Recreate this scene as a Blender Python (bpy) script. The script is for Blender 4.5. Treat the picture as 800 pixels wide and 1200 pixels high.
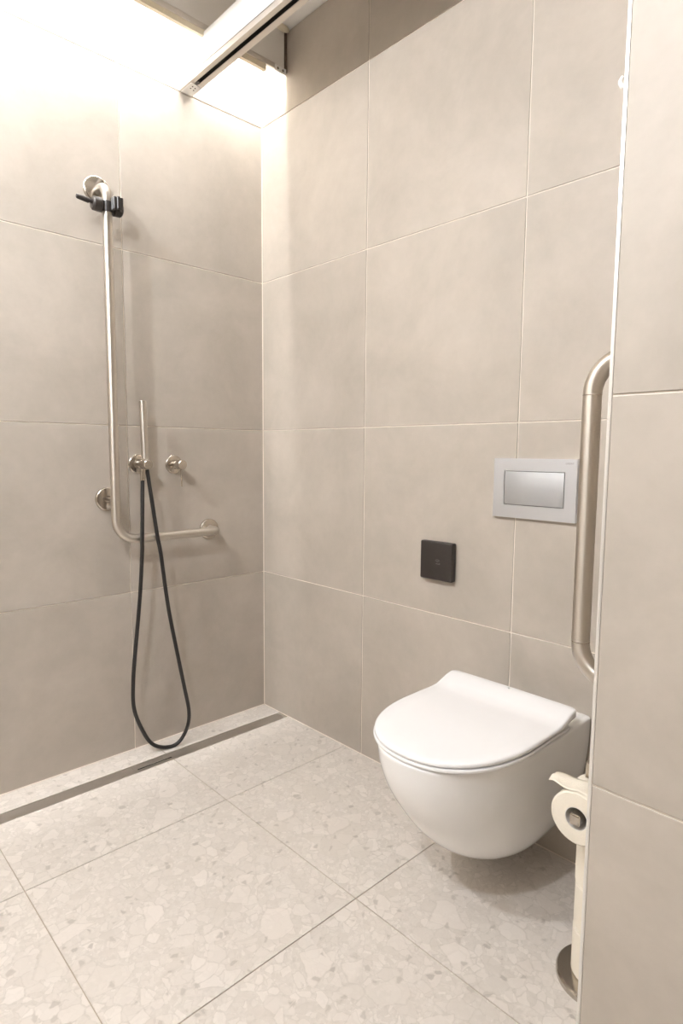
import bpy, bmesh, math, random
from mathutils import Vector, Matrix
random.seed(7)
scene = bpy.context.scene
for o in list(bpy.data.objects):
    bpy.data.objects.remove(o, do_unlink=True)
COL = scene.collection

# ------------------------------------------------------------------ camera
cam_d = bpy.data.cameras.new('camera')
cam_d.sensor_fit = 'VERTICAL'
cam_d.sensor_height = 36.0
cam_d.sensor_width = 24.0
cam_d.lens = 706.918 / 1200 * 36.0
cam_d.clip_start = 0.02
cam = bpy.data.objects.new('camera', cam_d)
COL.objects.link(cam)
cr = Vector((0.72508, -0.688618, 0.008007))
cu = Vector((0.062624, 0.07751, 0.995023))
cf = Vector((0.685811, 0.72097, -0.099325))
cam.matrix_world = Matrix(((cr.x, cu.x, -cf.x, -1.52344),
                           (cr.y, cu.y, -cf.y, -2.08381),
                           (cr.z, cu.z, -cf.z, 1.10861),
                           (0, 0, 0, 1)))
scene.camera = cam

# ------------------------------------------------------------------ world, exposure
world = bpy.data.worlds.new('world')
world.use_nodes = True
world.node_tree.nodes['Background'].inputs[0].default_value = (1.0, 0.93, 0.85, 1)
world.node_tree.nodes['Background'].inputs[1].default_value = 0.0
scene.world = world
vs = scene.view_settings
vs.view_transform = 'Standard'
vs.look = 'None'
vs.exposure = 1.08
vs.gamma = 1.0
vs.use_curve_mapping = False
GLOBE_POWER = 1150.0      # emission strength of the small opal globe lamps
LED_POWER = 142.0        # emission strength of the cove strip
WARM = (0.95, 0.98, 1.03)
LED_COL = (0.99, 0.985, 0.98)


# ------------------------------------------------------------------ materials
def new_mat(name):
    m = bpy.data.materials.new(name)
    m.use_nodes = True
    nt = m.node_tree
    return m, nt, nt.nodes['Principled BSDF']


def plain(name, col, rough=0.5, metal=0.0, spec=0.5, bump=0.0, bscale=200.0):
    m, nt, b = new_mat(name)
    n = nt.nodes.new('ShaderNodeTexNoise')
    n.inputs['Scale'].default_value = 9.0
    n.inputs['Detail'].default_value = 4.0
    tc = nt.nodes.new('ShaderNodeTexCoord')
    nt.links.new(tc.outputs['Object'], n.inputs['Vector'])
    mx = nt.nodes.new('ShaderNodeMix')
    mx.data_type = 'RGBA'
    mx.inputs[6].default_value = (*[c * 0.965 for c in col], 1)
    mx.inputs[7].default_value = (*[min(1, c * 1.03) for c in col], 1)
    nt.links.new(n.outputs['Fac'], mx.inputs[0])
    nt.links.new(mx.outputs[2], b.inputs['Base Color'])
    b.inputs['Roughness'].default_value = rough
    b.inputs['Metallic'].default_value = metal
    b.inputs['Specular IOR Level'].default_value = spec
    if bump:
        n2 = nt.nodes.new('ShaderNodeTexNoise')
        n2.inputs['Scale'].default_value = bscale
        nt.links.new(tc.outputs['Object'], n2.inputs['Vector'])
        bp = nt.nodes.new('ShaderNodeBump')
        bp.inputs['Strength'].default_value = bump
        bp.inputs['Distance'].default_value = 0.002
        nt.links.new(n2.outputs['Fac'], bp.inputs['Height'])
        nt.links.new(bp.outputs['Normal'], b.inputs['Normal'])
    return m


def emitter(name, col, strength):
    m = bpy.data.materials.new(name)
    m.use_nodes = True
    nt = m.node_tree
    nt.nodes.clear()
    e = nt.nodes.new('ShaderNodeEmission')
    e.inputs[0].default_value = (*col, 1)
    e.inputs[1].default_value = strength
    o = nt.nodes.new('ShaderNodeOutputMaterial')
    nt.links.new(e.outputs[0], o.inputs[0])
    return m


def math_node(nt, op, a, b=None):
    n = nt.nodes.new('ShaderNodeMath')
    n.operation = op
    for i, v in enumerate((a, b)):
        if v is None:
            continue
        if isinstance(v, (int, float)):
            n.inputs[i].default_value = v
        else:
            nt.links.new(v, n.inputs[i])
    return n.outputs[0]


def mix_node(nt, fac, a, b):
    n = nt.nodes.new('ShaderNodeMix')
    n.data_type = 'RGBA'
    for i, v in ((0, fac), (6, a), (7, b)):
        if isinstance(v, (int, float)):
            n.inputs[i].default_value = v
        elif isinstance(v, tuple):
            n.inputs[i].default_value = (*v, 1)
        else:
            nt.links.new(v, n.inputs[i])
    return n.outputs[2]


def piece_coords(nt):
    """object coordinates shifted by a random amount for each tile"""
    tc = nt.nodes.new('ShaderNodeTexCoord')
    oi = nt.nodes.new('ShaderNodeObjectInfo')
    sc = nt.nodes.new('ShaderNodeVectorMath')
    sc.operation = 'SCALE'
    sc.inputs[0].default_value = (17.3, 9.1, 23.7)
    nt.links.new(oi.outputs['Random'], sc.inputs['Scale'])
    ad = nt.nodes.new('ShaderNodeVectorMath')
    ad.operation = 'ADD'
    nt.links.new(tc.outputs['Object'], ad.inputs[0])
    nt.links.new(sc.outputs[0], ad.inputs[1])
    return ad.outputs[0], oi.outputs['Random']


def wall_tile_mat():
    m, nt, b = new_mat('wall_tile')
    co, rnd = piece_coords(nt)

    def noise(scale, detail, rough=0.55, dist=0.0):
        n = nt.nodes.new('ShaderNodeTexNoise')
        n.inputs['Scale'].default_value = scale
        n.inputs['Detail'].default_value = detail
        n.inputs['Roughness'].default_value = rough
        n.inputs['Distortion'].default_value = dist
        nt.links.new(co, n.inputs['Vector'])
        return n.outputs['Fac']
    base = mix_node(nt, rnd, (0.468, 0.418, 0.360), (0.494, 0.442, 0.381))
    big = noise(3.2, 5, 0.6, 0.4)
    ramp = nt.nodes.new('ShaderNodeValToRGB')
    ramp.color_ramp.elements[0].position = 0.32
    ramp.color_ramp.elements[0].color = (0.86, 0.86, 0.85, 1)
    ramp.color_ramp.elements[1].position = 0.72
    ramp.color_ramp.elements[1].color = (1.07, 1.07, 1.075, 1)
    nt.links.new(big, ramp.inputs[0])
    mul = nt.nodes.new('ShaderNodeMix')
    mul.data_type = 'RGBA'
    mul.blend_type = 'MULTIPLY'
    mul.inputs[0].default_value = 1.0
    nt.links.new(base, mul.inputs[6])
    nt.links.new(ramp.outputs[0], mul.inputs[7])
    fine = noise(26, 6, 0.7)
    r2 = nt.nodes.new('ShaderNodeValToRGB')
    r2.color_ramp.elements[0].position = 0.3
    r2.color_ramp.elements[0].color = (0.965, 0.96, 0.955, 1)
    r2.color_ramp.elements[1].position = 0.7
    r2.color_ramp.elements[1].color = (1.02, 1.02, 1.02, 1)
    nt.links.new(fine, r2.inputs[0])
    mul2 = nt.nodes.new('ShaderNodeMix')
    mul2.data_type = 'RGBA'
    mul2.blend_type = 'MULTIPLY'
    mul2.inputs[0].default_value = 1.0
    nt.links.new(mul.outputs[2], mul2.inputs[6])
    nt.links.new(r2.outputs[0], mul2.inputs[7])
    nt.links.new(mul2.outputs[2], b.inputs['Base Color'])
    b.inputs['Roughness'].default_value = 0.52
    b.inputs['Specular IOR Level'].default_value = 0.35
    return m


def floor_tile_mat():
    """pale conglomerate stone: angular chips of many sizes in a sandy ground"""
    m, nt, b = new_mat('floor_tile')
    co, rnd = piece_coords(nt)
    wob = nt.nodes.new('ShaderNodeTexNoise')
    wob.inputs['Scale'].default_value = 22
    wob.inputs['Detail'].default_value = 3
    nt.links.new(co, wob.inputs['Vector'])
    sub = nt.nodes.new('ShaderNodeVectorMath')
    sub.operation = 'MULTIPLY_ADD'
    sub.inputs[1].default_value = (0.03, 0.03, 0.0)
    nt.links.new(wob.outputs['Color'], sub.inputs[0])
    nt.links.new(co, sub.inputs[2])
    cw = sub.outputs[0]

    def chips(scale, gap, keep, lo, hi, under, rough_edge=0.0):
        v = nt.nodes.new('ShaderNodeTexVoronoi')
        v.inputs['Scale'].default_value = scale
        nt.links.new(cw, v.inputs['Vector'])
        e = nt.nodes.new('ShaderNodeTexVoronoi')
        e.feature = 'DISTANCE_TO_EDGE'
        e.inputs['Scale'].default_value = scale
        nt.links.new(cw, e.inputs['Vector'])
        sp = nt.nodes.new('ShaderNodeSeparateColor')
        nt.links.new(v.outputs['Color'], sp.inputs[0])
        inside = nt.nodes.new('ShaderNodeMapRange')
        inside.inputs['From Min'].default_value = gap
        inside.inputs['From Max'].default_value = gap + 0.03
        nt.links.new(e.outputs['Distance'], inside.inputs['Value'])
        kept = math_node(nt, 'GREATER_THAN', sp.outputs[0], keep)
        # faint dark seam around each kept chip, then the chip itself
        under = mix_node(nt, math_node(nt, 'MULTIPLY', kept, rough_edge), under, (0.50, 0.45, 0.395))
        mask = math_node(nt, 'MULTIPLY', inside.outputs[0], kept)
        tone = mix_node(nt, sp.outputs[1], lo, hi)
        return mix_node(nt, math_node(nt, 'MULTIPLY', mask, 0.55), under, tone)
    n = nt.nodes.new('ShaderNodeTexNoise')
    n.inputs['Scale'].default_value = 75
    n.inputs['Detail'].default_value = 6
    n.inputs['Roughness'].default_value = 0.7
    nt.links.new(co, n.inputs['Vector'])
    n2 = nt.nodes.new('ShaderNodeTexNoise')
    n2.inputs['Scale'].default_value = 5
    n2.inputs['Detail'].default_value = 4
    nt.links.new(co, n2.inputs['Vector'])
    g = mix_node(nt, n.outputs['Fac'], (0.48, 0.43, 0.38), (0.88, 0.825, 0.76))
    g = mix_node(nt, math_node(nt, 'MULTIPLY', n2.outputs['Fac'], 0.45), g, (0.56, 0.51, 0.46))
    g = chips(95, 0.06, 0.35, (0.615, 0.562, 0.503), (0.795, 0.742, 0.684), g, 0.12)
    g = chips(44, 0.05, 0.50, (0.657, 0.599, 0.541), (0.816, 0.758, 0.7), g, 0.18)
    g = chips(27, 0.035, 0.68, (0.636, 0.583, 0.525), (0.827, 0.768, 0.71), g, 0.25)
    g = chips(14, 0.02, 0.88, (0.657, 0.604, 0.541), (0.806, 0.742, 0.684), g, 0.22)
    g = chips(70, 0.12, 0.965, (0.38, 0.34, 0.30), (0.50, 0.45, 0.40), g, 0.3)
    nt.links.new(g, b.inputs['Base Color'])
    b.inputs['Roughness'].default_value = 0.42
    b.inputs['Specular IOR Level'].default_value = 0.4
    return m


def steel_mat(name, col, rough, stretch=(1, 1, 60), along=0.0):
    m, nt, b = new_mat(name)
    tc = nt.nodes.new('ShaderNodeTexCoord')
    mp = nt.nodes.new('ShaderNodeMapping')
    mp.inputs['Scale'].default_value = stretch
    nt.links.new(tc.outputs['Object'], mp.inputs['Vector'])
    n = nt.nodes.new('ShaderNodeTexNoise')
    n.inputs['Scale'].default_value = 30
    n.inputs['Detail'].default_value = 3
    nt.links.new(mp.outputs[0], n.inputs['Vector'])
    mr = nt.nodes.new('ShaderNodeMapRange')
    mr.inputs['To Min'].default_value = rough - 0.012
    mr.inputs['To Max'].default_value = rough + 0.012
    nt.links.new(n.outputs['Fac'], mr.inputs['Value'])
    nt.links.new(mr.outputs[0], b.inputs['Roughness'])
    b.inputs['Base Color'].default_value = (*col, 1)
    b.inputs['Metallic'].default_value = 1.0
    if along:                       # brushed around the tube: highlights run along its axis
        at = nt.nodes.new('ShaderNodeAttribute')
        at.attribute_name = 'axis'
        nt.links.new(at.outputs['Vector'], b.inputs['Tangent'])
        b.inputs['Anisotropic'].default_value = along
    return m


M = {
    'tile': wall_tile_mat(),
    'floor_tile': floor_tile_mat(),
    'grout': plain('wall_grout', (0.86, 0.79, 0.70), 0.8, spec=0.2, bump=0.2),
    'floor_grout': plain('floor_grout', (0.47, 0.40, 0.32), 0.9, spec=0.1, bump=0.3),
    'steel': steel_mat('brushed_steel', (0.52, 0.475, 0.42), 0.17),
    'tube': steel_mat('brushed_tube', (0.62, 0.575, 0.515), 0.33, (1, 1, 1), 0.78),
    'satin': steel_mat('satin_nickel', (0.54, 0.49, 0.43), 0.22),
    'drain': steel_mat('drain_steel', (0.66, 0.63, 0.59), 0.38, (60, 1, 1)),
    'plate': steel_mat('satin_plate', (0.72, 0.74, 0.78), 0.40, (1, 60, 1)),
    'plate_button': steel_mat('brushed_button', (0.52, 0.525, 0.53), 0.62, (1, 60, 1)),
    'ceramic': plain('white_ceramic', (0.92, 0.91, 0.895), 0.10, spec=0.5),
    'seat': plain('white_seat', (0.93, 0.92, 0.92), 0.22, spec=0.5),
    'black': plain('black_plastic', (0.028, 0.022, 0.019), 0.38),
    'hose': plain('black_hose', (0.014, 0.012, 0.011), 0.42),
    'dark': plain('gap_shade', (0.02, 0.016, 0.012), 0.8),  # near-black: shade inside slots and gaps put into the colour; also screw heads
    'icon': plain('grey_print', (0.11, 0.10, 0.095), 0.6),
    'print': plain('lettering_print', (0.34, 0.34, 0.36), 0.6),
    'white': plain('white_paint', (0.90, 0.885, 0.86), 0.6, spec=0.3, bump=0.1),
    'edging': plain('satin_edging', (0.80, 0.77, 0.73), 0.35, metal=0.6),
    'trim': plain('white_trim', (0.86, 0.84, 0.81), 0.35),
    'alu': plain('aluminium', (0.72, 0.67, 0.61), 0.45, metal=0.55),
    'sheet': plain('grey_sheet', (0.82, 0.785, 0.735), 0.5, spec=0.4),
    'cream': plain('cream_board', (0.78, 0.70, 0.54), 0.7, bump=0.5, bscale=120),
    'silicone': plain('pale_sealant', (0.88, 0.80, 0.70), 0.6),
    'brown': plain('brown_wall', (0.20, 0.165, 0.13), 0.6),
    'wood': plain('dark_batten', (0.16, 0.11, 0.075), 0.8, bump=0.4),
    'paper': plain('tissue_paper', (0.84, 0.775, 0.66), 0.95, spec=0.05, bump=0.5, bscale=260),
    'card': plain('cardboard_core', (0.75, 0.72, 0.68), 0.9, spec=0.1),
    'globe': emitter('lamp_glow', WARM, GLOBE_POWER),
    'led': emitter('led_glow', LED_COL, LED_POWER),
}


# ------------------------------------------------------------------ mesh helpers
def obj(name, bm, mat, parent=None, smooth=False, angle=None):
    me = bpy.data.meshes.new(name)
    bmesh.ops.recalc_face_normals(bm, faces=bm.faces)
    bm.to_mesh(me)
    bm.free()
    if mat:
        me.materials.append(mat)
    if smooth:
        for p in me.polygons:
            p.use_smooth = True
        if angle:
            me.set_sharp_from_angle(angle=math.radians(angle))
    o = bpy.data.objects.new(name, me)
    COL.objects.link(o)
    if parent:
        o.parent = parent
        o.matrix_parent_inverse = parent.matrix_world.inverted()
    return o


def thing(name, label, cat, loc=(0, 0, 0), group=None):
    o = bpy.data.objects.new(name, None)
    o.empty_display_size = 0.05
    o.location = loc
    COL.objects.link(o)
    o.matrix_world = Matrix.Translation(loc)
    tag(o, label, cat, group)
    return o


def tag(o, label, cat, group=None):
    o['label'] = label
    o['category'] = cat
    if group:
        o['group'] = group
    return o


def struct(o, label=None, cat=None):
    o['kind'] = 'structure'
    if label:
        o['label'] = label
    if cat:
        o['category'] = cat
    return o


def box(bm, x0, x1, y0, y1, z0, z1, bev=0.0, seg=2):
    r = bmesh.ops.create_cube(bm, size=1.0)
    vs_ = r['verts']
    for v in vs_:
        v.co = Vector(((x0 + x1) / 2 + v.co.x * (x1 - x0), (y0 + y1) / 2 + v.co.y * (y1 - y0),
                       (z0 + z1) / 2 + v.co.z * (z1 - z0)))
    if bev:
        es = list({e for v in vs_ for e in v.link_edges})
        bmesh.ops.bevel(bm, geom=es, offset=bev, segments=seg, affect='EDGES', profile=0.5)
    return bm


def bx(*a, **k):
    return box(bmesh.new(), *a, **k)


def frame_for(d):
    d = d.normalized()
    a = Vector((0, 0, 1)) if abs(d.z) < 0.9 else Vector((1, 0, 0))
    u = d.cross(a).normalized()
    return u, d.cross(u).normalized()


def tube(bm, pts, r, n=20, caps=True):
    pts = [Vector(p) for p in pts]
    rs = r if isinstance(r, (list, tuple)) else [r] * len(pts)
    rings = []
    lay = bm.verts.layers.float_vector.get('axis') or bm.verts.layers.float_vector.new('axis')
    t0 = (pts[1] - pts[0]).normalized()
    u, v = frame_for(t0)
    prev = t0
    for i, p in enumerate(pts):
        if i == 0:
            t = t0
        elif i == len(pts) - 1:
            t = (pts[i] - pts[i - 1]).normalized()
        else:
            t = ((pts[i] - pts[i - 1]).normalized() + (pts[i + 1] - pts[i]).normalized()).normalized()
        q = prev.rotation_difference(t)
        u = q @ u
        v = q @ v
        prev = t
        rings.append([bm.verts.new(p + (u * math.cos(a) + v * math.sin(a)) * rs[i])
                      for a in [2 * math.pi * k / n for k in range(n)]])
        for w in rings[-1]:
            w[lay] = t
    for a, b in zip(rings, rings[1:]):
        for k in range(n):
            bm.faces.new((a[k], a[(k + 1) % n], b[(k + 1) % n], b[k]))
    if caps:
        bm.faces.new(rings[0][::-1])
        bm.faces.new(rings[-1])
    return bm


def fillet(pts, rad, n=10):
    pts = [Vector(p) for p in pts]
    out = [pts[0]]
    for i in range(1, len(pts) - 1):
        r = rad[i - 1] if isinstance(rad, (list, tuple)) else rad
        a = (pts[i - 1] - pts[i]).normalized()
        b = (pts[i + 1] - pts[i]).normalized()
        half = a.angle(b) / 2
        d = r / math.tan(half)
        c = pts[i] + (a + b).normalized() * (r / math.sin(half))
        p0 = pts[i] + a * d - c
        p1 = pts[i] + b * d - c
        tot = p0.angle(p1)
        ax = p0.cross(p1).normalized()
        for k in range(n + 1):
            out.append(c + Matrix.Rotation(tot * k / n, 3, ax) @ p0)
    out.append(pts[-1])
    return out


def spline(pts, n=10):
    pts = [Vector(p) for p in pts]
    P = [pts[0] * 2 - pts[1]] + pts + [pts[-1] * 2 - pts[-2]]
    out = []
    for i in range(1, len(P) - 2):
        for k in range(n):
            t = k / n
            a, b, c, d = P[i - 1], P[i], P[i + 1], P[i + 2]
            out.append(0.5 * ((2 * b) + (c - a) * t + (2 * a - 5 * b + 4 * c - d) * t * t
                              + (3 * b - a - 3 * c + d) * t ** 3))
    out.append(pts[-1])
    return out


def lathe(bm, prof, origin, axis, n=32):
    """prof: (distance along the axis, radius); open at r > 0 ends gets a cap"""
    axis = Vector(axis).normalized()
    u, v = frame_for(axis)
    o = Vector(origin)
    rings = []
    for d, r in prof:
        if r <= 1e-6:
            rings.append([bm.verts.new(o + axis * d)])
        else:
            rings.append([bm.verts.new(o + axis * d + (u * math.cos(2 * math.pi * k / n)
                                                       + v * math.sin(2 * math.pi * k / n)) * r) for k in range(n)])
    for a, b in zip(rings, rings[1:]):
        if len(a) == 1 and len(b) == 1:
            continue
        for k in range(n):
            if len(a) == 1:
                bm.faces.new((a[0], b[(k + 1) % n], b[k]))
            elif len(b) == 1:
                bm.faces.new((a[k], a[(k + 1) % n], b[0]))
            else:
                bm.faces.new((a[k], a[(k + 1) % n], b[(k + 1) % n], b[k]))
    if len(rings[0]) > 1:
        bm.faces.new(rings[0][::-1])
    if len(rings[-1]) > 1:
        bm.faces.new(rings[-1])
    return bm


def loft(bm, rings, cap0=True, cap1=True):
    R = [[bm.verts.new(p) for p in r] for r in rings]
    n = len(R[0])
    for a, b in zip(R, R[1:]):
        for k in range(n):
            bm.faces.new((a[k], a[(k + 1) % n], b[(k + 1) % n], b[k]))
    if cap0:
        bm.faces.new(R[0][::-1])
    if cap1:
        bm.faces.new(R[-1])
    return bm


_tile_cache = {}


def tile(axis, size, t, mat, parent, loc, name='tile'):
    """a slab with eased edges; axis = the axis it faces; alike slabs share a mesh"""
    key = (axis, round(size[0], 4), round(size[1], 4), mat.name)
    if key not in _tile_cache:
        a, b = size[0] / 2, size[1] / 2
        bev = 0.0007
        bm = bmesh.new()
        dims = {'x': (t / 2, a, b), 'y': (a, t / 2, b), 'z': (a, b, t / 2)}[axis]
        box(bm, -dims[0], dims[0], -dims[1], dims[1], -dims[2], dims[2], bev, 1)
        me = bpy.data.meshes.new(name)
        bmesh.ops.recalc_face_normals(bm, faces=bm.faces)
        bm.to_mesh(me)
        bm.free()
        me.materials.append(mat)
        _tile_cache[key] = me
    o = bpy.data.objects.new(name, _tile_cache[key])
    o.location = loc
    COL.objects.link(o)
    o.parent = parent
    o.matrix_parent_inverse = parent.matrix_world.inverted()
    return o


def spans(cuts, gap):
    return [(a + gap / 2, b - gap / 2) for a, b in zip(cuts, cuts[1:])]


# ------------------------------------------------------------------ the room
X_LEFT, Y_REAR = -2.75, -3.10
PX, PY = -0.621, -1.7015         # partition face and its free end
Z_SOFFIT, Z_CEIL = 2.682, 2.455
TT = 0.0025                      # how far tiles stand proud of the grout
JOINT = 0.0036
ROWS = [0.0, 0.594, 1.194, 1.794, 2.394, Z_SOFFIT]

wall_back = struct(obj('wall_back', bx(X_LEFT, 0.0, TT, 0.08, -0.05, Z_SOFFIT), M['grout']),
                   'beige tiled shower wall with pale grout lines', 'wall')
cols = [X_LEFT, -2.392, -1.792, -1.192, -0.592, 0.0]
for x0, x1 in spans(cols, JOINT):
    for z0, z1 in spans(ROWS, JOINT):
        tile('y', (x1 - x0, z1 - z0), TT, M['tile'], wall_back, ((x0 + x1) / 2, TT / 2, (z0 + z1) / 2))

wall_right = struct(obj('wall_right', bx(TT, 0.08, PY, 0.08, -0.05, Z_SOFFIT), M['grout']),
                    'beige tiled wall behind the toilet', 'wall')
cols = [PY + 0.001, -1.1937, -0.5964, -0.0005]
for y0, y1 in spans(cols, JOINT):
    for z0, z1 in spans(ROWS, JOINT):
        tile('x', (y1 - y0, z1 - z0), TT, M['tile'], wall_right, (TT / 2, (y0 + y1) / 2, (z0 + z1) / 2))

wall_part = struct(obj('wall_partition', bx(PX + TT, 0.08, Y_REAR, PY - TT, -0.05, Z_CEIL), M['grout']),
                   'beige tiled partition wall jutting out beside the toilet', 'wall')
PROWS = [0.0, 0.594, 1.194, 1.794, 2.394, Z_CEIL]
for y0, y1 in spans([Y_REAR, -2.9035, -2.3035, -1.7055], JOINT):
    for z0, z1 in spans(PROWS, JOINT):
        tile('x', (y1 - y0, z1 - z0), TT, M['tile'], wall_part, (PX + TT / 2, (y0 + y1) / 2, (z0 + z1) / 2))
for z0, z1 in spans(PROWS, JOINT):          # the end of the partition, facing the toilet
    tile('y', (-0.003 - (PX + 0.006), z1 - z0), TT, M['tile'], wall_part,
         ((-0.003 + PX + 0.006) / 2, PY - TT / 2, (z0 + z1) / 2))
trim = struct(obj('trim_1', bx(PX - 0.0006, PX + 0.006, -1.7070, PY + 0.0003, 0.0, Z_CEIL, 0.0010), M['edging'], None, True, 40),
              'slim white edging strip on the free edge of the tiled partition', 'trim')

wall_left = struct(obj('wall_left', bx(X_LEFT - 0.1, X_LEFT, Y_REAR - 0.1, 0.08, -0.05, Z_SOFFIT), M['tile']),
                   'plain beige wall opposite the toilet', 'wall')
wall_rear = struct(obj('wall_front', bx(X_LEFT, 0.08, Y_REAR - 0.1, Y_REAR, -0.05, Z_SOFFIT), M['brown']),
                   'plain brown wall opposite the shower wall', 'wall')

def bead(name, x0, x1, y0, y1, z0, z1, lab):
    struct(obj(name, bx(x0, x1, y0, y1, z0, z1, 0.0009, 1), M['silicone']), lab, 'sealant')


bead('trim_2', -0.0030, 0.0, -0.0030, 0.0, 0.003, Z_SOFFIT, 'pale sealant bead up the corner of the two tiled walls')
bead('trim_3', X_LEFT, -0.003, -0.0030, 0.0, 0.0, 0.0030, 'pale sealant bead along the foot of the shower wall')
bead('trim_4', -0.0030, 0.0, PY, -0.003, 0.0, 0.0030, 'pale sealant bead along the foot of the wall behind the toilet')

# floor: grout bed and stone slabs around the drain
floor = struct(obj('floor', bx(X_LEFT, 0.0, Y_REAR, 0.0, -0.06, -TT), M['floor_grout']),
               'pale stone-look floor of large square tiles', 'floor')
DY0, DY1, DX0, DX1 = -0.167, -0.111, -1.165, -0.011
FX = [X_LEFT, -2.306, -1.713, -1.119, -0.5255, 0.0]
FJ = 0.0024
for y0, y1 in spans([Y_REAR, -2.87, -2.28, -1.69, -1.098, -0.512], FJ):
    for x0, x1 in spans(FX, FJ):
        if y1 < PY - 0.3 and x0 > PX:
            continue
        tile('z', (x1 - x0, y1 - y0), TT, M['floor_tile'], floor, ((x0 + x1) / 2, (y0 + y1) / 2, -TT / 2))
for x0, x1 in spans(FX, FJ):
    y1 = DY0 - 0.0005 if x1 > DX0 + 0.1 else -FJ / 2
    tile('z', (x1 - x0, y1 + 0.512 - FJ / 2), TT, M['floor_tile'], floor, ((x0 + x1) / 2, (y1 - 0.512 + FJ / 2) / 2, -TT / 2))
    if x1 > DX0 + 0.1:
        tile('z', (x1 - x0, -DY1 - 0.001), TT, M['floor_tile'], floor, ((x0 + x1) / 2, (DY1 + 0.0005 - 0.0005) / 2, -TT / 2))

# ceiling: low part towards the room, open bay over the shower and toilet, cove along the shower wall
EX, EY, FB = -1.10, -1.12, -0.155           # bay edges; back face of the cove fascia
bm = bmesh.new()
box(bm, X_LEFT, 0.08, Y_REAR, 0.08, Z_SOFFIT, Z_SOFFIT + 0.06)
soffit = struct(obj('ceiling', bm, M['white']), 'white ceiling above the open bay', 'ceiling')
bm = bmesh.new()
box(bm, X_LEFT, EX, Y_REAR, FB - 0.001, Z_CEIL, Z_SOFFIT)
box(bm, EX, 0.0, Y_REAR, EY, Z_CEIL, Z_SOFFIT)
low = struct(obj('ceiling_low', bm, M['white']), 'lowered white ceiling over the front of the room', 'ceiling')

# ------------------------------------------------------------------ cove fascia and its light
fas = thing('cove_fascia', 'grey sheet-metal cove fascia hanging below the ceiling along the shower wall', 'fascia',
            (-0.55, FB - 0.004, 2.525))
p = obj('panel', bx(EX, -0.013, FB - 0.008, FB, 2.548, Z_SOFFIT, 0.001), M['sheet'], fas)
obj('folded_lip', bx(EX, -0.013, FB - 0.013, FB - 0.001, 2.526, 2.5455, 0.003), M['alu'], fas, True, 40)
bm = bmesh.new()
xs = [EX + (EX * -1 - 0.10) * k / 40 for k in range(41)]
for a, b in zip(xs, xs[1:]):
    dz = 0.0012 * math.sin(a * 9) + 0.0005 * math.sin(a * 31)
    box(bm, a, b + 0.001, FB - 0.010, FB + 0.004, 2.506 + dz, 2.526)
obj('board_edge', bm, M['cream'], fas)
obj('batten', bx(-0.0125, -0.001, FB - 0.010, FB + 0.002, 2.535, 2.6815), M['wood'], fas)
br = obj('bracket', bx(-0.062, -0.010, FB - 0.016, FB - 0.0135, 2.520, 2.541, 0.0006), M['trim'], fas)
for k, x in enumerate((-0.050, -0.026)):
    obj('screw', lathe(bmesh.new(), [(0, 0.0045), (0.0012, 0.0045), (0.002, 0.003), (0.002, 0.0)],
                       (x, FB - 0.016, 2.530), (0, -1, 0), 14), M['steel'], br, True, 40)
bm = bmesh.new()
bmesh.ops.create_icosphere(bm, subdivisions=3, radius=1.0)
for v in bm.verts:
    s = 1 + 0.16 * math.sin(v.co.x * 7 + v.co.y * 5) * math.cos(v.co.z * 6)
    v.co = Vector((-0.030 + v.co.x * 0.028 * s, FB - 0.022 + v.co.y * 0.013 * s, Z_SOFFIT - 0.006 + v.co.z * 0.012 * s))
obj('plaster_lump', bm, M['cream'], fas, True)

led = thing('cove_light', 'thin white light strip hidden in the cove above the shower wall', 'light strip', (-1.3, -0.14, 2.672))
obj('light_profile', bx(X_LEFT + 0.02, -0.02, -0.1525, -0.1375, 2.672, Z_SOFFIT), M['alu'], led)
obj('diffuser', bx(X_LEFT + 0.02, -0.02, -0.150, -0.140, 2.664, 2.672), M['led'], led)

# ------------------------------------------------------------------ ceiling track beside the toilet wall
tr = thing('ceiling_track', 'white ceiling track with a dark slot underneath, ending at the shower wall', 'track', (-0.337, -0.5, 2.394))
TX0, TX1, TYE = -0.3665, -0.3135, EY
obj('casing', bx(-0.360, -0.318, TYE, -0.002, 2.4155, 2.520, 0.001), M['white'], tr)
bm = bmesh.new()
box(bm, TX0, -0.3495, TYE, -0.002, 2.394, 2.3965, 0.0006)
box(bm, -0.3335, TX1, TYE, -0.002, 2.394, 2.3965, 0.0006)
box(bm, TX0, TX0 + 0.003, TYE, -0.002, 2.3960, 2.4155)
box(bm, TX1 - 0.003, TX1, TYE, -0.002, 2.3960, 2.4155)
box(bm, TX0, TX1, TYE, -0.002, 2.4125, 2.4155)
obj('channel', bm, M['alu'], tr)
bm = bmesh.new()
box(bm, -0.362, -0.318, TYE, -0.085, 2.4085, 2.4125)
box(bm, -0.3335, -0.3300, TYE, -0.085, 2.3966, 2.4085)
box(bm, -0.3535, -0.3497, TYE, -0.085, 2.3966, 2.4085)
bmesh.ops.remove_doubles(bm, verts=bm.verts, dist=1e-5)
obj('slot_shade', bm, M['dark'], tr)  # near-black lining added so the inside of the track slot looks shaded
ep = obj('end_plate', bx(-0.3600, -0.3160, -0.076, -0.004, 2.3925, 2.3940, 0.0005), M['trim'], tr)
for x, y in ((-0.345, -0.048), (-0.333, -0.058), (-0.345, -0.062), (-0.331, -0.044)):
    obj('screw', lathe(bmesh.new(), [(0, 0.0026), (0.0008, 0.0024), (0.0008, 0)], (x, y, 2.3925), (0, 0, -1), 12), M['dark'], ep)
obj('roller', lathe(bmesh.new(), [(0, 0.008), (0.004, 0.010), (0.008, 0.008), (0.008, 0)], (-0.342, -0.092, 2.402), (0, 0, -1), 16),
    M['black'], tr, True, 40)
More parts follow.
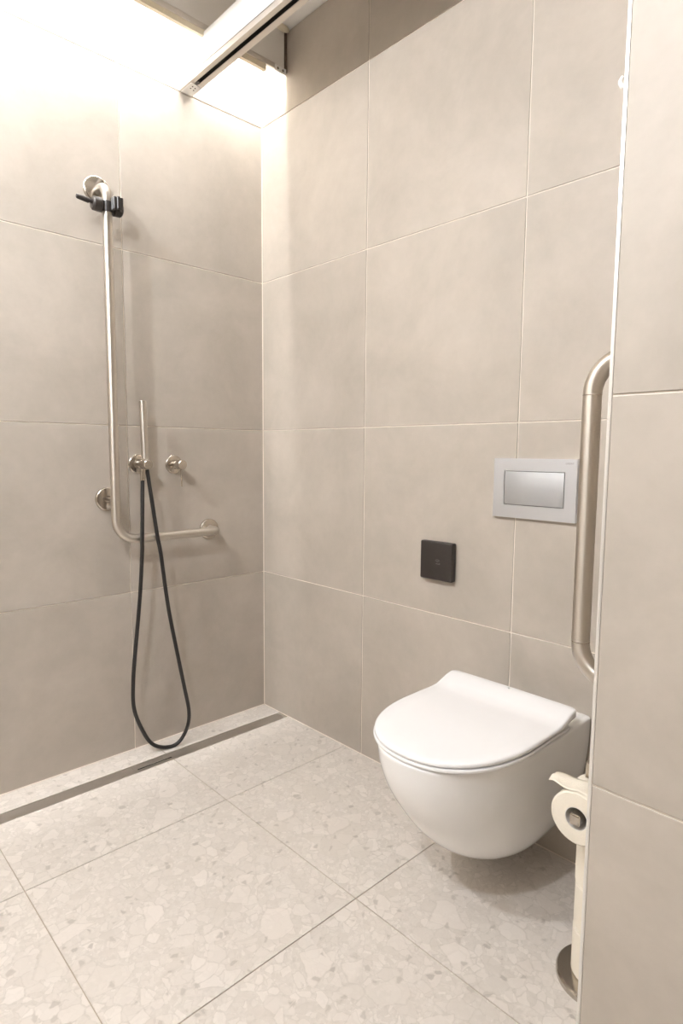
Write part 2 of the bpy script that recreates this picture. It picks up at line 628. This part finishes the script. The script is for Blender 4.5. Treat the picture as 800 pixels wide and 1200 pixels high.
for y in (-0.45, -0.95):
    obj('hanger', bx(-0.350, -0.328, y - 0.01, y + 0.01, 2.520, Z_SOFFIT), M['alu'], tr)

# ------------------------------------------------------------------ ceiling lamps (towards the room)
LAMPS = ((-1.95, -0.70, 'small opal globe lamp on the low ceiling, beside the shower wall'),
         (-1.95, -1.52, 'small opal globe lamp on the low ceiling, farther from the shower wall'))
for x, y, lab in LAMPS:
    t = thing('globe_lamp', lab, 'lamp', (x, y, Z_CEIL), 'globe lamps on the low ceiling')
    obj('ceiling_rose', lathe(bmesh.new(), [(0, 0.045), (0.012, 0.045), (0.016, 0.038), (0.024, 0.014), (0.034, 0.014)],
                              (x, y, Z_CEIL), (0, 0, -1)), M['trim'], t, True, 40)
    bm = bmesh.new()
    bmesh.ops.create_icosphere(bm, subdivisions=3, radius=0.026, matrix=Matrix.Translation((x, y, Z_CEIL - 0.057)))
    obj('globe', bm, M['globe'], t, True)

# ------------------------------------------------------------------ linear drain
dr = thing('linear_drain', 'long brushed steel shower drain set in the floor along the shower wall', 'drain', (-0.588, -0.139, 0))
ym = (DY0 + DY1) / 2
bm = bmesh.new()
for y0, y1 in ((DY0, DY0 + 0.003), (DY1 - 0.003, DY1)):
    box(bm, DX0, DX1, y0, y1, -0.012, 0.0006)
box(bm, DX0, DX0 + 0.003, DY0, DY1, -0.012, 0.0006)
box(bm, DX1 - 0.003, DX1, DY0, DY1, -0.012, 0.0006)
obj('rim', bm, M['drain'], dr)
bm = bmesh.new()
SX0, SX1 = -0.662, -0.512
for a, b in ((DX0 + 0.003, SX0), (SX1, DX1 - 0.003)):
    vsn = [bm.verts.new(q) for q in ((a, DY0 + .003, -0.001), (b, DY0 + .003, -0.001), (b, ym, -0.0022), (a, ym, -0.0022),
                                     (b, DY1 - .003, -0.001), (a, DY1 - .003, -0.001))]
    bm.faces.new((vsn[0], vsn[1], vsn[2], vsn[3]))
    bm.faces.new((vsn[3], vsn[2], vsn[4], vsn[5]))
obj('channel', bm, M['drain'], dr)
bm = bmesh.new()
y0, y1 = DY0 + 0.003, DY1 - 0.003
box(bm, SX0, SX1, y0, y0 + 0.014, -0.008, -0.0004, 0.0008)
box(bm, SX0, SX1, y0 + 0.022, y1, -0.008, -0.0004, 0.0008)
box(bm, SX0, SX0 + 0.010, y0, y1, -0.008, -0.0005)
box(bm, SX1 - 0.010, SX1, y0, y1, -0.008, -0.0005)
obj('outlet_cover', bm, M['drain'], dr)
obj('slot', bx(SX0 + 0.0101, SX1 - 0.0101, y0 + 0.0141, y0 + 0.0219, -0.012, -0.0012), M['dark'], dr)  # near-black box filling the slit, its inner shade put into the colour

# ------------------------------------------------------------------ L-shaped grab rail in the shower
def flange(parent, x, z, r, name='wall_flange', mat='steel', depth=0.010):
    return obj(name, lathe(bmesh.new(), [(0, r), (depth * 0.55, r), (depth * 0.85, r * 0.95), (depth, r * 0.86), (depth, 0)],
                           (x, 0, z), (0, -1, 0), 40), M[mat], parent, True, 35)


gr = thing('shower_grab_rail', 'tall L-shaped brushed steel grab rail on the shower wall', 'grab rail', (-0.671, -0.07, 0.80))
GX, GY, GZ = -0.671, -0.072, 0.800
path = fillet([(GX, 0.0, 1.962), (GX, GY, 1.962), (GX, GY, GZ), (-0.268, GY, GZ), (-0.268, 0.0, GZ)], [0.042, 0.072, 0.036], 14)
obj('rail', tube(bmesh.new(), path, 0.0155, 32), M['tube'], gr, True, 50)
flange(gr, GX - 0.003, 1.964, 0.045)
flange(gr, -0.268, GZ, 0.041)
flange(gr, GX, 0.938, 0.041)
obj('wall_post', tube(bmesh.new(), [(GX, 0, 0.938), (GX, GY + 0.006, 0.938)], 0.011, 20), M['steel'], gr, True, 50)

# black slider clamp for a shower head
sl = thing('shower_head_clamp', 'black plastic shower head clamp near the top of the tall grab rail', 'clamp', (GX, GY, 1.885))
CZ = 1.892
obj('clamp_body', lathe(bmesh.new(), [(-0.050, 0.0), (-0.050, 0.017), (-0.046, 0.0215), (-0.0225, 0.0225), (-0.0205, 0.019), (-0.0195, 0.0)],
                        (GX, GY - 0.004, CZ), (1, 0.0, 0.0), 28), M['black'], sl, True, 35)
obj('clamp_knob', lathe(bmesh.new(), [(0.0195, 0.0), (0.0205, 0.019), (0.0225, 0.0235), (0.043, 0.0225), (0.047, 0.019), (0.047, 0.0)],
                        (GX, GY - 0.004, CZ), (1, 0.0, 0.0), 28), M['black'], sl, True, 35)
bm = bmesh.new()
n_ = 28
rg = [[bm.verts.new((GX + r * math.cos(2 * math.pi * k / n_), GY + r * math.sin(2 * math.pi * k / n_), CZ + z)) for k in range(n_)]
      for r, z in ((0.0158, -0.017), (0.0195, -0.017), (0.0195, 0.015), (0.0158, 0.015))]
for q, w in zip(rg, rg[1:] + rg[:1]):
    for k in range(n_):
        bm.faces.new((q[k], q[(k + 1) % n_], w[(k + 1) % n_], w[k]))
obj('sleeve', bm, M['black'], sl, True, 35)
obj('lever', tube(bmesh.new(), [(GX - 0.045, GY - 0.008, CZ + 0.000), (GX - 0.058, GY - 0.010, CZ + 0.001), (GX - 0.064, GY - 0.011, CZ + 0.001),
                                (GX - 0.099, GY - 0.015, CZ + 0.003), (GX - 0.102, GY - 0.015, CZ + 0.003)],
                  [0.005, 0.005, 0.0085, 0.0075, 0.005], 16), M['black'], sl, True, 50)
sk = bmesh.new()
for s in (-1, 1):
    a0 = math.radians(25)
    for k in range(7):
        a = math.radians(-150 + 300 * k / 6)
        box(sk, GX + 0.022 + 0.014 * math.cos(a) - 0.005, GX + 0.022 + 0.014 * math.cos(a) + 0.005,
            GY - 0.030 + 0.014 * math.sin(a) - 0.005, GY - 0.030 + 0.014 * math.sin(a) + 0.005, CZ - 0.014, CZ + 0.026, 0.002, 1)
    break
obj('head_socket', sk, M['black'], sl)

# ------------------------------------------------------------------ hand shower, its wall holder, and the mixer
HX, HZ = -0.556, 1.059
ho = thing('shower_holder', 'round satin nickel wall outlet holding the hand shower', 'shower holder', (HX, 0, HZ))
flange(ho, HX, HZ, 0.0345, 'wall_flange', 'satin', 0.007)
obj('outlet_arm', lathe(bmesh.new(), [(0.0, 0.0165), (0.036, 0.0165), (0.037, 0.0155), (0.038, 0.0165), (0.082, 0.0165), (0.084, 0.015), (0.084, 0)],
                        (HX, -0.004, HZ), (0, -1, 0), 32), M['satin'], ho, True, 35)
ws = thing('hand_shower', 'slim satin nickel stick hand shower with a looped black hose', 'hand shower', (HX, -0.058, HZ))
wa, wb = Vector((-0.5660, -0.0735, 1.279)), Vector((-0.5610, -0.0720, 1.0768))
ax = (wa - wb)
L = ax.length
obj('wand', tube(bmesh.new(), [wb, wb + ax * 0.01, wb + ax * 0.5, wb + ax * 0.995, wa], [0.0105, 0.0122, 0.0122, 0.0122, 0.0112], 28), M['tube'], ws, True, 35)
obj('hose_nut', lathe(bmesh.new(), [(0, 0.0095), (0.030, 0.0085), (0.040, 0.0075), (0.040, 0.0)], (-0.5700, -0.0715, 1.0412), (-0.06, 0, -1), 20),
    M['satin'], ws, True, 35)
hose = [(-0.5722, -0.072, 1.0062), (-0.5824, -0.086, 0.8938), (-0.5904, -0.0965, 0.7994), (-0.5927, -0.097, 0.7455), (-0.6025, -0.09, 0.5817),
        (-0.6199, -0.078, 0.3818), (-0.6262, -0.072, 0.2798), (-0.6237, -0.068, 0.1881), (-0.597, -0.066, 0.1036), (-0.5615, -0.07, 0.0366),
        (-0.5158, -0.08, 0.0092), (-0.4671, -0.088, 0.0112), (-0.4287, -0.09, 0.0578), (-0.4176, -0.089, 0.1202), (-0.4325, -0.088, 0.2114),
        (-0.4599, -0.088, 0.3536), (-0.4957, -0.092, 0.5433), (-0.5221, -0.097, 0.7376), (-0.5333, -0.0965, 0.8032), (-0.5405, -0.086, 0.8911),
        (-0.5510, -0.064, 1.0400)]
obj('hose', tube(bmesh.new(), spline(hose, 8), 0.0069, 14), M['hose'], ws, True, 50)

mx = thing('shower_mixer', 'round satin nickel shower valve with a thin pin lever', 'shower valve', (-0.413, 0, 1.055))
flange(mx, -0.414, 1.056, 0.0345, 'wall_flange', 'satin', 0.007)
obj('valve_body', lathe(bmesh.new(), [(0.0, 0.0175), (0.030, 0.0175), (0.031, 0.0165), (0.032, 0.0175), (0.064, 0.0175), (0.066, 0.016), (0.066, 0)],
                        (-0.414, -0.004, 1.056), (0, -1, 0), 32), M['satin'], mx, True, 35)
obj('pin_lever', tube(bmesh.new(), [(-0.414, -0.056, 1.042), (-0.414, -0.058, 1.010), (-0.414, -0.060, 0.976)], [0.0028, 0.0026, 0.0022], 12), M['satin'], mx, True, 50)

# ------------------------------------------------------------------ toilet
TY = -1.250


def d_outline(w, front, rear, z, rc=0.012, n_arc=36, n_side=8, pw=2.25, straight=0.44):
    """D-shaped ring: flat rear at x = rear, rounded front at x = front"""
    pts = []
    # rear edge, from -y corner to +y corner with small corner radius
    for k in range(5):
        a = math.radians(-90 - 0 + 90 * k / 4)
        pts.append((rear - rc + rc * math.cos(a), -w + rc + rc * math.sin(a)))
    for k in range(5):
        a = math.radians(0 + 90 * k / 4)
        pts.append((rear - rc + rc * math.cos(a), w - rc + rc * math.sin(a)))
    x_s = rear + (front - rear) * straight
    for k in range(1, n_side):
        t = k / n_side
        pts.append((rear - rc + (x_s - rear + rc) * t, w))
    for k in range(n_arc + 1):
        a = math.pi / 2 * (1 - 2 * k / n_arc)
        c, s = math.cos(a), math.sin(a)
        px = abs(c) ** (2 / pw)
        py = math.copysign(abs(s) ** (2 / pw), s)
        pts.append((x_s + (front - x_s) * px, w * py))
    for k in range(1, n_side):
        t = 1 - k / n_side
        pts.append((rear - rc + (x_s - rear + rc) * t, -w))
    return [Vector((x, TY + y, z)) for x, y in pts]


def interp(tab, z):
    """monotone-ish Catmull interpolation of (z, values...)"""
    for i in range(len(tab) - 1):
        if tab[i][0] >= z >= tab[i + 1][0]:
            a, b = tab[i], tab[i + 1]
            p0 = tab[max(i - 1, 0)]
            p3 = tab[min(i + 2, len(tab) - 1)]
            t = (a[0] - z) / (a[0] - b[0])
            out = []
            for j in range(1, len(a)):
                h = b[0] - a[0]
                ma = (b[j] - p0[j]) / (b[0] - p0[0]) * h
                mb = (p3[j] - a[j]) / (p3[0] - a[0]) * h
                out.append((2 * t ** 3 - 3 * t * t + 1) * a[j] + (t ** 3 - 2 * t * t + t) * ma
                           + (-2 * t ** 3 + 3 * t * t) * b[j] + (t ** 3 - t * t) * mb)
            return out
    return tab[-1][1:]


to = thing('toilet', 'white wall-hung toilet with the lid closed', 'toilet', (-0.25, TY, 0.09))
prof = [(0.42, 0.1890, -0.5460), (0.36, 0.1880, -0.5320), (0.30, 0.1826, -0.505), (0.24, 0.1738, -0.464), (0.18, 0.1612, -0.4165),
        (0.14, 0.144, -0.373), (0.11, 0.1187, -0.3183), (0.09, 0.0919, -0.2544), (0.078, 0.0645, -0.189)]
rings = [d_outline(0.180, -0.537, -0.0025, 0.4255), d_outline(0.186, -0.543, -0.0008, 0.4245), d_outline(0.1885, -0.5455, -0.0002, 0.4225)]
zz = 0.4200
steps = 44
for k in range(steps + 1):
    z = 0.4200 + (0.078 - 0.4200) * (k / steps)
    w, fr = interp(prof, z)
    rings.append(d_outline(w, fr, 0.0, z))
rings.append(d_outline(0.035, -0.13, 0.0, 0.0765))
obj('bowl', loft(bmesh.new(), rings), M['ceramic'], to, True, 50)
# seat ring
sr = [d_outline(0.184, -0.541, -0.120, 0.4280), d_outline(0.1886, -0.5456, -0.118, 0.4286), d_outline(0.1898, -0.5468, -0.117, 0.4310),
      d_outline(0.1898, -0.5468, -0.117, 0.4340), d_outline(0.1886, -0.5456, -0.118, 0.4362), d_outline(0.184, -0.541, -0.120, 0.4368)]
obj('seat', loft(bmesh.new(), sr), M['seat'], to, True, 50)
for x, y in ((-0.47, -0.09), (-0.47, 0.09), (-0.25, -0.165), (-0.25, 0.165)):
    for z0, z1 in ((0.4250, 0.4284), (0.4365, 0.4400)):
        obj('bumper', bx(x - 0.01, x + 0.01, TY + y - 0.005, TY + y + 0.005, z0, z1), M['seat'], to)


# lid: slim D-shaped slab whose rear curls up into a lip
def lid_z(x, top):
    t = min(1.0, max(0.0, (x + 0.185) / 0.085))
    return 0.0215 * t * t * (3 - 2 * t) * (1.0 if top else 0.55)


rings = []
for ins, z, top in ((0.006, 0.4394, 0), (0.001, 0.4400, 0), (0.0, 0.4415, 0), (0.0003, 0.4465, 1), (0.002, 0.4488, 1), (0.006, 0.4502, 1)):
    r = d_outline(0.190 - ins, -0.547 + ins, -0.084 - ins * 0.6, z, 0.016)
    rings.append([Vector((v.x, v.y, v.z + lid_z(v.x, top))) for v in r])
bm = loft(bmesh.new(), rings, True, False)
last = rings[-1]
# fill the top by shrinking rings towards the spine so the curled rear stays smooth
R_prev = [v for v in bm.verts][-len(last):]
n = len(last)
for sc in (0.8, 0.6, 0.4, 0.2, 0.02):
    new = []
    for v in last:
        y = TY + (v.y - TY) * sc
        new.append(bm.verts.new((v.x, y, 0.4502 + lid_z(v.x, 1) + 0.0012 * (1 - sc))))
    for k in range(n):
        bm.faces.new((R_prev[k], R_prev[(k + 1) % n], new[(k + 1) % n], new[k]))
    R_prev = new
bmesh.ops.remove_doubles(bm, verts=R_prev, dist=0.0075)
obj('lid', bm, M['seat'], to, True, 40)
bm = bmesh.new()
box(bm, -0.125, -0.092, TY - 0.165, TY + 0.165, 0.4250, 0.4500, 0.004)
obj('hinge', bm, M['seat'], to, True, 40)

# ------------------------------------------------------------------ flush plate
fp = thing('flush_plate', 'satin metal flush plate with one wide button above the toilet', 'flush plate', (0, -1.251, 1.011))
FY0, FY1, FZ0, FZ1 = -1.3735, -1.1285, 0.928, 1.0940
BY0, BY1, BZ0, BZ1 = -1.3415, -1.1620, 0.9640, 1.0595
bm = bmesh.new()
T = -0.012
box(bm, T, 0.0, FY0, FY1, BZ1, FZ1)
box(bm, T, 0.0, FY0, FY1, FZ0, BZ0)
box(bm, T, 0.0, FY0, BY0, BZ0, BZ1)
box(bm, T, 0.0, BY1, FY1, BZ0, BZ1)
bmesh.ops.remove_doubles(bm, verts=bm.verts, dist=1e-5)
obj('frame', bm, M['plate'], fp)
obj('recess', bx(-0.003, -0.0005, BY0 - 0.001, BY1 + 0.001, BZ0 - 0.001, BZ1 + 0.001), M['dark'], fp)
obj('button', bx(-0.0125, -0.0035, BY0 + 0.0016, BY1 - 0.0016, BZ0 + 0.0016, BZ1 - 0.0016, 0.0010), M['plate_button'], fp, True, 40)


def lettering(body, size, mat, name, parent, loc, rot):
    cu_ = bpy.data.curves.new(name, 'FONT')
    cu_.body = body
    cu_.size = size
    cu_.extrude = 0.0001
    cu_.align_x = 'CENTER'
    tmp = bpy.data.objects.new(name + '_tmp', cu_)
    COL.objects.link(tmp)
    bpy.context.view_layer.update()
    me = bpy.data.meshes.new_from_object(tmp.evaluated_get(bpy.context.evaluated_depsgraph_get()))
    bpy.data.objects.remove(tmp, do_unlink=True)
    me.materials.clear()
    me.materials.append(mat)
    o = bpy.data.objects.new(name, me)
    COL.objects.link(o)
    o.parent = parent
    o.matrix_parent_inverse = parent.matrix_world.inverted()
    o.matrix_basis = Matrix.Translation(loc) @ rot
    return o


face_left = Matrix(((0, 0, -1, 0), (-1, 0, 0, 0), (0, 1, 0, 0), (0, 0, 0, 1)))   # text facing -x
lettering('GEBERIT', 0.0062, M['print'], 'lettering', fp, (T - 0.0002, -1.3535, 1.0805), face_left)

# ------------------------------------------------------------------ black sensor switch
sw = thing('sensor_switch', 'square black sensor switch on the tiled wall beside the toilet', 'switch', (0, -0.933, 0.77))
SY0, SY1, SZ0, SZ1 = -0.9975, -0.8740, 0.7095, 0.8310
obj('housing', bx(-0.0235, 0.0, SY0, SY1, SZ0, SZ1, 0.005, 3), M['black'], sw, True, 40)
bm = bmesh.new()
cy, cz = -0.939, 0.765
for r in (0.004, 0.0075, 0.011):
    pts = [(-0.0237, cy - 0.004 + r * math.cos(a), cz + r * math.sin(a)) for a in [math.radians(40 + 100 * k / 8) for k in range(9)]]
    tube(bm, pts, 0.0007, 6)
box(bm, -0.0239, -0.0234, cy - 0.013, cy + 0.002, cz - 0.004, cz - 0.0015)
box(bm, -0.0239, -0.0234, cy - 0.014, cy - 0.0115, cz - 0.004, cz + 0.001)
obj('sensor_mark', bm, M['icon'], sw)

# ------------------------------------------------------------------ grab bar on the partition end
gb = thing('grab_bar', 'upright brushed steel grab bar on the partition beside the toilet', 'grab bar', (-0.47, -1.61, 0.70))
BX, BY = -0.470, -1.6100
path = fillet([(BX, PY, 1.274), (BX, BY, 1.274), (BX, BY, 0.706), (BX, PY, 0.706)], 0.062, 18)
bm = tube(bmesh.new(), path, 0.016, 36)
obj('rail', bm, M['tube'], gb, True, 50)
for z in (1.2105, 0.7695):
    obj('joint_ring', lathe(bmesh.new(), [(-0.0006, 0.0158), (-0.0006, 0.01615), (0.0006, 0.01615), (0.0006, 0.0158)], (BX, BY, z), (0, 0, 1), 28), M['satin'], gb, True, 35)
for z in (1.274, 0.706):
    obj('wall_flange', lathe(bmesh.new(), [(0, 0.038), (0.006, 0.038), (0.010, 0.032), (0.010, 0)], (BX, PY, z), (0, 1, 0), 32), M['steel'], gb, True, 35)

# robe hook high on the partition end
hk = thing('robe_hook', 'tiny white robe hook high on the end of the tiled partition', 'hook', (-0.55, PY, 1.66))
obj('hook_plate', lathe(bmesh.new(), [(0, 0.014), (0.004, 0.014), (0.005, 0.012), (0.005, 0)], (-0.55, PY, 1.668), (0, 1, 0), 24), M['trim'], hk, True, 35)
obj('hook_arm', tube(bmesh.new(), spline([(-0.55, PY + 0.003, 1.666), (-0.55, PY + 0.014, 1.660), (-0.55, PY + 0.030, 1.660), (-0.55, PY + 0.036, 1.668), (-0.55, PY + 0.032, 1.675)], 6),
                     0.0035, 12), M['trim'], hk, True, 50)

# ------------------------------------------------------------------ toilet roll stand
SX, SY = -0.315, -1.612
st = thing('roll_stand', 'brushed steel toilet roll stand with a round base beside the partition', 'roll stand', (SX, SY, 0))
obj('base', lathe(bmesh.new(), [(0, 0.084), (0.010, 0.084), (0.014, 0.081), (0.015, 0.077), (0.015, 0)], (SX, SY, 0), (0, 0, 1), 56), M['steel'], st, True, 35)
obj('pole', bx(SX - 0.008, SX + 0.008, SY - 0.008, SY + 0.008, 0.014, 0.458, 0.001), M['steel'], st)
obj('head_block', bx(-0.366, SX + 0.014, SY - 0.018, -1.5855, 0.4585, 0.491, 0.0015), M['steel'], st)
obj('roll_arm', bx(-0.438, SX - 0.008, SY + 0.002, SY + 0.022, 0.394, 0.416, 0.003), M['steel'], st)


def roll(name, label, origin, axis, r, length, group, extra=None):
    t = thing(name, label, 'toilet roll', origin, group)
    bm = bmesh.new()
    ri = 0.0225
    n_ = 40
    lathe_pts = [(0, ri), (0, r - 0.003), (0.003, r), (length - 0.003, r), (length, r - 0.003), (length, ri)]
    a = Vector(axis).normalized()
    u, v = frame_for(a)
    o = Vector(origin)
    rings_ = [[bm.verts.new(o + a * d + (u * math.cos(2 * math.pi * k / n_) + v * math.sin(2 * math.pi * k / n_)) * rr) for k in range(n_)]
              for d, rr in lathe_pts]
    for q, w in zip(rings_, rings_[1:] + rings_[:1]):
        for k in range(n_):
            bm.faces.new((q[k], q[(k + 1) % n_], w[(k + 1) % n_], w[k]))
    obj('paper', bm, M['paper'], t, True, 40)
    bm = bmesh.new()
    rings_ = [[bm.verts.new(o + a * d + (u * math.cos(2 * math.pi * k / n_) + v * math.sin(2 * math.pi * k / n_)) * rr) for k in range(n_)]
              for d, rr in ((0.0005, ri - 0.0012), (0.0005, ri), (length - 0.0005, ri), (length - 0.0005, ri - 0.0012))]
    for q, w in zip(rings_, rings_[1:] + rings_[:1]):
        for k in range(n_):
            bm.faces.new((q[k], q[(k + 1) % n_], w[(k + 1) % n_], w[k]))
    obj('core', bm, M['card'], t, True, 40)
    return t


RY, RZ, RR = -1.600, 0.4045, 0.0525
tr_ = roll('toilet_roll', 'opened cream toilet roll with a loose end on the arm of the roll stand', (-0.430, RY, RZ), (1, 0, 0), RR, 0.096, 'toilet rolls on the stand')
# loose end of the paper lifting off the top of the roll
bm = bmesh.new()
prof_ = [(-1.6300, 0.4465), (-1.618, 0.4542), (-1.603, 0.4578), (-1.590, 0.4575), (-1.574, 0.4570), (-1.558, 0.4590), (-1.546, 0.4600), (-1.537, 0.4575)]
sp = spline([(0, y, z) for y, z in prof_], 4)
rows = []
for i, q in enumerate(sp):
    t = i / (len(sp) - 1)
    w0 = -0.430 + 0.006 * t + 0.003 * math.sin(t * 9)
    w1 = -0.372 - 0.010 * t
    rows.append([bm.verts.new((w0 + (w1 - w0) * k / 6, q.y + 0.004 * k / 6 * t, q.z + 0.0022 * math.sin(k * 1.1 + t * 5) * t)) for k in range(7)])
for a, b in zip(rows, rows[1:]):
    for k in range(6):
        bm.faces.new((a[k], a[k + 1], b[k + 1], b[k]))
lo = obj('loose_end', bm, M['paper'], tr_, True)
sm = lo.modifiers.new('thickness', 'SOLIDIFY')
sm.thickness = 0.0008
labs = ['spare cream toilet roll on the stand pole, lowest of the stack', 'spare cream toilet roll on the stand pole, middle of the stack',
        'spare cream toilet roll on the stand pole, topmost of the stack']
for k in range(3):
    roll('toilet_roll', labs[k], (SX, SY, 0.0155 + k * 0.1005), (0, 0, 1), 0.0540 - 0.001 * (k == 1), 0.100, 'toilet rolls on the stand')
